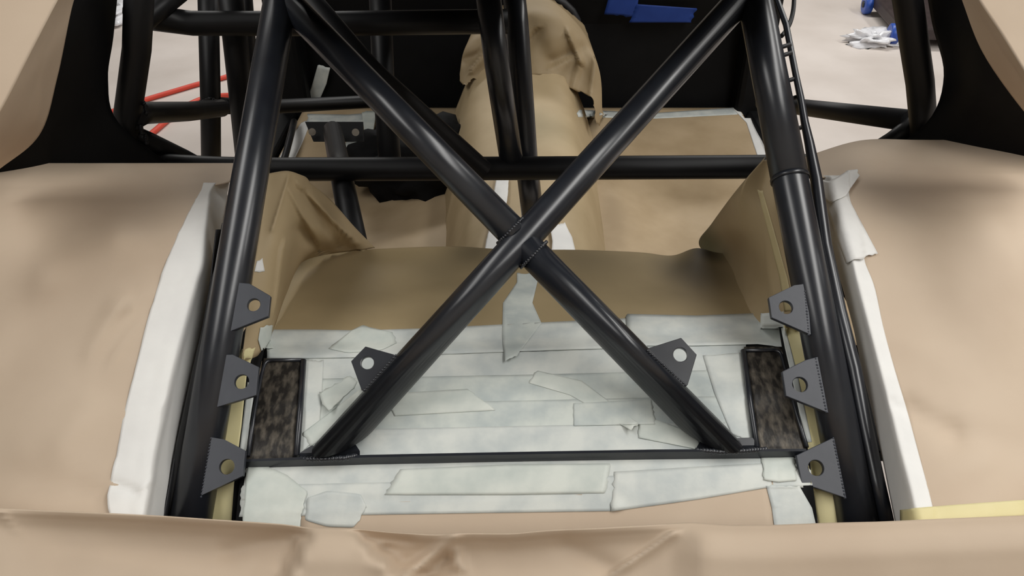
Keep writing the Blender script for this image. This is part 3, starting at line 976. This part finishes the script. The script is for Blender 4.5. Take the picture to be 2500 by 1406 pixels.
RT = [(428, 1994, 2030, 2072), (480, 2000, 2040, 2074), (540, 2010, 2056, 2094), (590, 2020, 2068, 2104), (640, 2038, 2080, 2112), (700, 2056, 2094, 2135), (800, 2083, 2120, 2157), (900, 2104, 2146, 2184), (1000, 2128, 2172, 2214),
      (1100, 2150, 2196, 2241), (1200, 2170, 2222, 2268), (1300, 2190, 2244, 2292)]
rows = []
for y, c, b, a in RT:
    rows.append([(c, y, DR(b, y) + .055), (lerp(b, c, .4), y, DR(b, y) + .018), (b, y, DR(b, y) - .004), ((a + b) / 2, y, DR(a, y) - .005), (a, y, DR(a, y) - .003)])
wr = sheet('masking_tape', rows, M['tape'], 30, 80, amp=.0018, nscale=16, seed=55, creases=[((2180, 985), (2215, 1000), 8, -.004, 'soft'), ((2045, 500), (2040, 550), 9, -.004)], th=.0003, key='wr')
tag(wr, 'wide white masking tape along the right edge of the window hole', 'tape')
strip('masking_tape', [(2008, 468), (2040, 560), (2070, 640)], [(2066, 482), (2100, 545), (2141, 622)], ['wr', 'qr'], M['tape'], off=.003, seed=57, jag=4, label='short white tape patch with a pointed lower corner beside the right backstay')
strip('masking_tape', [(1996, 440), (2030, 448), (2068, 424), (2092, 421)], [(2002, 476), (2036, 500), (2062, 486), (2098, 436)], ['wr', 'qr'], M['tape'], off=.005, seed=58, jag=3, lift=[(2090, 428, 25, .006)], label='torn white tape tail sticking out at the top right of the window hole')
strip('masking_tape', [(2205, 1245), (2300, 1237), (2500, 1222), (2600, 1216)], [(2205, 1282), (2300, 1275), (2500, 1262), (2600, 1256)], ['qr', 'wr'], M['tape_yellow'], off=.003, seed=59, jag=1, k=6, label='pale yellow masking tape along the foot of the right quarter paper')

S = ['shelf', 'rear']
g_sh = None
LAID = []
def T(left, right, m, label, keys=('shelf', 'rear', 'ledge'), off=.0012, **kw):
    ks = [k for k in keys if k in SHEETS] + LAID
    if off < .008:
        off = .0006
    kw.setdefault('bump', .00012)
    kw['bump'] = min(kw['bump'], .0008)
    off += kw['bump'] * .8
    o = strip('masking_tape', left, right, ks, M[m], off=off, label=label, **kw)
    LAID.append(o.name)
    return o
# on the shelf: four horizontal strips, then patches
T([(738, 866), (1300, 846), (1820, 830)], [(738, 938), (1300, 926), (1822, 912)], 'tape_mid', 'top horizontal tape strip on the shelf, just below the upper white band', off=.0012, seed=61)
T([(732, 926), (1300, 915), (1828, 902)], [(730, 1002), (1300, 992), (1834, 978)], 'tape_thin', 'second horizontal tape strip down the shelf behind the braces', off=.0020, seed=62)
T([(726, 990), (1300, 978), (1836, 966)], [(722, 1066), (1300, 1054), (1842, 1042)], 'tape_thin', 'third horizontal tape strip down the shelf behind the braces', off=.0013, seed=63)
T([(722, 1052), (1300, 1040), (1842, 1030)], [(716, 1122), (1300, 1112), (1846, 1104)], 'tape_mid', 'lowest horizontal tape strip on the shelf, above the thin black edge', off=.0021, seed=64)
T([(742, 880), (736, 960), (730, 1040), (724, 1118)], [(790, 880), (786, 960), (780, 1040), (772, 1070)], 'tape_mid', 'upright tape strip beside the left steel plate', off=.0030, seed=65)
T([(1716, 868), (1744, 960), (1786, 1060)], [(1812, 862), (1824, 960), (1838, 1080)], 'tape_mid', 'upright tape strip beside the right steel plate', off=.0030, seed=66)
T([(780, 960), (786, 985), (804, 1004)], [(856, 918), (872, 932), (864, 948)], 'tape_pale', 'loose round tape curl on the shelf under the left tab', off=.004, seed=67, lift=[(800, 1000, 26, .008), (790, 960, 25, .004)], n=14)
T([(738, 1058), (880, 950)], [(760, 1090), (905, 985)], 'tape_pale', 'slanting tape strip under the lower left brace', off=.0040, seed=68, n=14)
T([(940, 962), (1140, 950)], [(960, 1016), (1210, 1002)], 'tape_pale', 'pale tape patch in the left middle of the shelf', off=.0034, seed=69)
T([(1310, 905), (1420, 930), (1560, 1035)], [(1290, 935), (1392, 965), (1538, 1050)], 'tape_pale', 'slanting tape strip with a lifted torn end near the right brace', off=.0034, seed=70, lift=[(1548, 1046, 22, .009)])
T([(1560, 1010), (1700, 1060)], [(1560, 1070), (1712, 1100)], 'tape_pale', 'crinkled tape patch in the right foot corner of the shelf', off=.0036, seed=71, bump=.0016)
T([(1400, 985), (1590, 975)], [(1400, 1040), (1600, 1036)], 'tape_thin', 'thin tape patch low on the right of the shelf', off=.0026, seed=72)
# upper white band
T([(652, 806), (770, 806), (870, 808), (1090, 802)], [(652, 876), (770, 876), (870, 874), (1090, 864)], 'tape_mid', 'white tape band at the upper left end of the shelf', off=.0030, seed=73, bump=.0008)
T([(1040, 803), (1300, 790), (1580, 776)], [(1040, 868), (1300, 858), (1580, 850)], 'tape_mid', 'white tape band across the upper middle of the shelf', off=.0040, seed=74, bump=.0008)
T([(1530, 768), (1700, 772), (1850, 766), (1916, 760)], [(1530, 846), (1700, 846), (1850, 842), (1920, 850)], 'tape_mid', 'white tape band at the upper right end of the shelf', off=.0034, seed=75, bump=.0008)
T([(860, 806), (886, 794), (904, 800), (960, 812)], [(800, 852), (850, 862), (930, 856), (968, 838)], 'tape_pale', 'small torn tape patch on the upper left white band', off=.0050, seed=76, lift=[(884, 800, 16, .005)], n=14)
T([(634, 800), (629, 830), (636, 856)], [(664, 794), (660, 830), (668, 852)], 'tape_pale', 'short upright tape tab at the left end of the upper white band', off=.0052, seed=77, n=14, keys=('ledge', 'shelf', 'gut_l', 'inner_l'), bump=.0012)
# tape running up from the band to the crossing
T([(1232, 880), (1226, 820), (1228, 740), (1262, 690), (1262, 668)], [(1262, 868), (1322, 790), (1300, 740), (1312, 690), (1312, 668)], 'tape_thin', 'upright tape strip with torn lower end below the crossing of the braces', off=.0056, seed=78, lift=[(1245, 876, 20, .008)])
# below the thin black edge
T([(604, 1132), (1300, 1118), (1968, 1108)], [(590, 1222), (1300, 1206), (1984, 1190)], 'tape_mid', 'long pale tape strip just below the thin black edge', off=.0012, seed=81)
T([(590, 1186), (1200, 1172), (1560, 1160)], [(584, 1262), (1200, 1252), (1490, 1248)], 'tape_mid', 'lowest long white tape strip above the narrow brown paper', off=.0040, seed=82, keys=('rear', 'narrow'))
T([(976, 1146), (1250, 1134), (1490, 1132)], [(940, 1208), (1250, 1208), (1478, 1204)], 'tape_pale', 'bright doubled tape strip in the middle below the black edge', off=.0052, seed=83)
T([(1500, 1152), (1700, 1140), (1890, 1130)], [(1490, 1249), (1700, 1220), (1884, 1189)], 'tape_mid', 'tapering white tape strip at the lower right, creased at its left end', off=.0046, seed=84, keys=('rear', 'narrow'), lift=[(1505, 1240, 14, .003)])
T([(606, 1136), (640, 1134), (700, 1160), (750, 1200)], [(590, 1300), (640, 1300), (690, 1300), (730, 1290)], 'tape_pale', 'crumpled tape patch at the lower left corner of the shelf', off=.0075, seed=85, bump=.0014, n=24, k=14)
T([(752, 1215), (800, 1198), (880, 1206), (894, 1236)], [(744, 1270), (800, 1286), (862, 1288), (878, 1270)], 'tape_mid', 'torn white tape patch overhanging the narrow brown paper at lower left', off=.0060, seed=86, n=16, keys=('rear', 'narrow'))
T([(1870, 1186), (1884, 1240), (1892, 1300)], [(1952, 1188), (1982, 1240), (1996, 1300)], 'tape_mid', 'upright tape strip at the right end below the lower right tab', off=.0056, seed=87, keys=('rear', 'narrow', 'gut_r'))
T([(1860, 1118), (1900, 1116), (1938, 1118)], [(1862, 1172), (1900, 1178), (1943, 1174)], 'tape_pale', 'cream tape patch at the right corner below the black edge', off=.0060, seed=88, keys=('rear', 'gut_r'), bump=.0016, n=12)
# yellow tape in the gutters
T([(592, 850), (566, 920), (545, 1040), (520, 1180), (500, 1330)], [(622, 850), (602, 920), (590, 1040), (572, 1180), (562, 1330)], 'tape_yellow', 'yellow masking tape down the gutter between the left backstay and the shelf', off=.0014, keys=('gut_l', 'inner_l'), seed=91)
T([(604, 935), (592, 1040), (580, 1150)], [(624, 935), (612, 1020), (600, 1110)], 'tape_mid', 'narrow white tape beside the left gutter tape', off=.0030, keys=('gut_l', 'shelf'), seed=92, k=4)
T([(1912, 790), (1930, 880), (1954, 1030), (1984, 1200), (2006, 1330)], [(1952, 800), (1976, 880), (2006, 1030), (2046, 1200), (2072, 1330)], 'tape_yellow', 'yellow masking tape down the gutter between the right backstay and the shelf', off=.0014, keys=('gut_r', 'inner_r'), seed=93)
T([(1906, 800), (1916, 850), (1932, 920), (1966, 1080)], [(1916, 800), (1930, 850), (1948, 920), (1982, 1080)], 'tape_mid', 'narrow white tape beside the right gutter tape', off=.0030, keys=('gut_r', 'shelf'), seed=94, k=4)
T([(1849, 465), (1874, 560), (1904, 680), (1916, 760)], [(1862, 466), (1890, 560), (1924, 680), (1940, 760)], 'tape_tan', 'narrow tan tape along the right inner paper sheet', off=.0014, keys=('inner_r',), seed=95, k=4)
T([(626, 640), (620, 665)], [(640, 632), (646, 662)], 'tape', 'tiny white tape scrap on the left inner paper', off=.0014, keys=('inner_l',), seed=96, n=6, k=4)

# tapes deeper inside
LAID = []
IN = ('floor_r', 'floor_l', 'tunnel', 'firewall', 'hood')
T([(1410, 268), (1600, 276), (1800, 262)], [(1410, 286), (1600, 290), (1800, 280)], 'tape_mid', 'thin white tape across the front end of the right footwell', keys=IN, off=.004, k=4)
T([(1786, 262), (1822, 300), (1850, 385)], [(1822, 256), (1850, 300), (1880, 380)], 'tape', 'white tape along the right door sill', keys=IN, off=.006, seed=98, fall=2.8)
T([(735, 300), (700, 350), (664, 420)], [(762, 290), (738, 350), (704, 420)], 'tape', 'white tape along the left door sill', keys=IN, off=.006, seed=99, fall=2.6)
T([(752, 278), (850, 280), (896, 276)], [(752, 298), (850, 300), (896, 298)], 'tape_mid', 'thin white tape across the front end of the left footwell', keys=IN, off=.006, seed=100, k=4)
T([(845, 346), (822, 400), (812, 430)], [(884, 346), (862, 390), (850, 430)], 'tape_mid', 'short white tape on the left footwell paper', keys=IN, off=.006, seed=101, n=10)
T([(884, 280), (890, 330)], [(920, 278), (912, 330)], 'tape_pale', 'crumpled tape scrap at the inner corner of the left footwell', keys=IN, off=.01, seed=102, n=10, bump=.006)
T([(1214, 436), (1205, 500), (1186, 620)], [(1244, 436), (1238, 500), (1222, 620)], 'tape', 'white tape running down the tunnel paper behind the crossing', keys=IN, off=.010, seed=103)
T([(1340, 560), (1346, 600), (1344, 640)], [(1376, 556), (1392, 590), (1404, 640)], 'tape', 'bright white tape scrap right of the crossing on the tunnel paper', keys=IN, off=.012, seed=104, n=10, bump=.004)
T([(776, 158), (764, 200), (750, 244)], [(806, 166), (797, 205), (780, 244)], 'tape_mid', 'pale tape strip on the black firewall at the left', keys=('firewall',), off=.004, seed=105, n=10)
T([(1487, -10), (1475, 34)], [(1560, -10), (1552, 42)], 'blue_tape', 'left piece of blue tape on the black firewall', keys=('firewall',), off=.004, seed=106, n=8)
T([(1556, 10), (1700, 20)], [(1534, 55), (1686, 55)], 'blue_tape', 'right longer piece of blue tape on the black firewall', keys=('firewall',), off=.006, seed=107, n=12)


# ------------------------------------------------------------------ loose things
def blob(name, c, size, m, n=4, amp=.3, ns=3.0, seed=0.0, flat=None):
    bm = bmesh.new()
    bmesh.ops.create_icosphere(bm, subdivisions=n, radius=1.0)
    for v in bm.verts:
        k = 1 + amp * fbm(v.co, ns, seed, 4)
        v.co = Vector((v.co.x * size[0] * k, v.co.y * size[1] * k, max(v.co.z * size[2] * k, -size[2] * .5)))
    vs = [v.co + Vector(c) + Vector((0, 0, size[2] * .5)) for v in bm.verts]
    fs_ = [tuple(v.index for v in f.verts) for f in bm.faces]
    bm.free()
    return mesh_obj(name, vs, fs_, m)


cl = blob('work_cloth', (-.285, 2.20, FZ + .02), (.19, .12, .13), M['cloth'], amp=.55, ns=1.7, seed=3)
tag(cl, 'crumpled black cloth lying in the left footwell beside the tunnel', 'cloth')
cb = tube('black_cable', [Vector((CX - .78, 2.60, FZ + .05)), Vector((CX - .755, 2.45, FZ + .07)), Vector((CX - .75, 2.3, FZ + .045)), Vector((CX - .77, 2.1, FZ + .05)), Vector((CX - .775, 1.8, FZ + .05))], .011, M['rubber'], None, 10, rad=.05)
tag(cb, 'black cable lying along the left door sill', 'cable')
h1 = tube('air_hose', [H(120, 330, .013), H(345, 246, .013), H(420, 224, .013), H(490, 203, .013), H(555, 188, .013), H(640, 150, .013), H(800, 80, .013)], .0125, M['red'], None, 10, rad=.4)
tag(h1, 'upper run of red air hose on the concrete at the left', 'hose')
h2 = tube('air_hose', [H(240, 420, .013), H(366, 330, .013), H(410, 292, .013), H(445, 262, .013), H(500, 238, .013), H(556, 232, .013), H(640, 236, .013), H(690, 233, .013)], .0135, M['red'], None, 10, rad=.3)
tag(h2, 'lower curving run of red air hose on the concrete at the left', 'hose')
ow = tube('orange_wire', [VY(1352, 32, 2.78), VY(1362, 14, 2.77), VY(1376, 4, 2.765), VY(1384, -20, 2.77)], .009, M['orange'], None, 8, rad=.02)
tag(ow, 'short orange wire in front of the black firewall', 'wire')
wl2 = tube('hanging_wire', [U(1934, -90, 1.20), U(1939, -20, 1.19), U(1938, 20, 1.18), U(1931, 52, 1.165), U(1919, 76, 1.14), U(1908, 88, 1.125)], .0032, M['rubber'], None, 8, rad=.03)
tag(wl2, 'thin black wire curving beside the top of the right backstay', 'wire')
# gaiter ring on the tunnel
gv = [Vector((CX + .01 + .17 * math.cos(a), 2.66, .76 + .12 * math.sin(a))) for a in [math.pi * k / 12 for k in range(13)]]
gr = tube('black_conduit', gv, .014, M['rubber'], None, 10)
tag(gr, 'black conduit arching over the tunnel hood', 'conduit')

# mechanic's creeper at the right
W2, W1 = H(2174, 108, 0.0), H(2112, 34, 0.0)
e1 = (W1 - W2).normalized()
e2 = Vector((e1.y, -e1.x, 0)).normalized()
if e2.x < 0:
    e2 = -e2
LEN = (W1 - W2).length
cr = empty('creeper', W2 + e1 * LEN * .5 + e2 * .3)
tag(cr, 'dark creeper board on blue wheels standing on the concrete', 'creeper')
def cpt(a, b, z):
    return W2 + e1 * a + e2 * b + Vector((0, 0, z))
prism('board', [cpt(-.04, .02, .05), cpt(LEN + .04, .02, .05), cpt(LEN + .07, .10, .05), cpt(LEN + .07, .62, .05), cpt(-.07, .62, .05), cpt(-.07, .10, .05)], Vector((0, 0, .075)), M['creeper'], cr, .015)
for a in (.0, LEN - .03):
    prism('frame_rail', [cpt(a, .0, .075), cpt(a + .03, .0, .075), cpt(a + .03, .62, .075), cpt(a, .62, .075)], Vector((0, 0, .028)), M['paint'], cr, .003)
for a in (0, LEN):
    for b in (0.0, .62):
        w = cpt(a, b, .060)
        wh = tube('wheel', [w - e2 * .024, w - e2 * .018, w + e2 * .018, w + e2 * .024], .059, M['blue_plastic'], cr, 24, radii=[.05, .059, .059, .05])
        tube('hub', [w - e2 * .03, w + e2 * .03], .02, M['rubber'], wh, 12)
        tube('caster_fork', [w + e2 * .036, w + e2 * .036 + Vector((0, 0, .04))], .010, M['paint'], cr, 8)
wp = blob('plastic_wrap', H(2128, 106, 0.0), (.13, .075, .05), M['plastic_wrap'], amp=.9, ns=2.4, seed=9)
tag(wp, 'crumpled clear plastic wrap on the concrete beside the creeper', 'wrap')
wp2 = blob('plastic_wrap', H(312, 30, 0.0), (.16, .2, .05), M['plastic_wrap'], amp=.9, ns=2.4, seed=12)
tag(wp2, 'crumpled pale plastic on the concrete at the far left, behind the hoop leg', 'wrap')
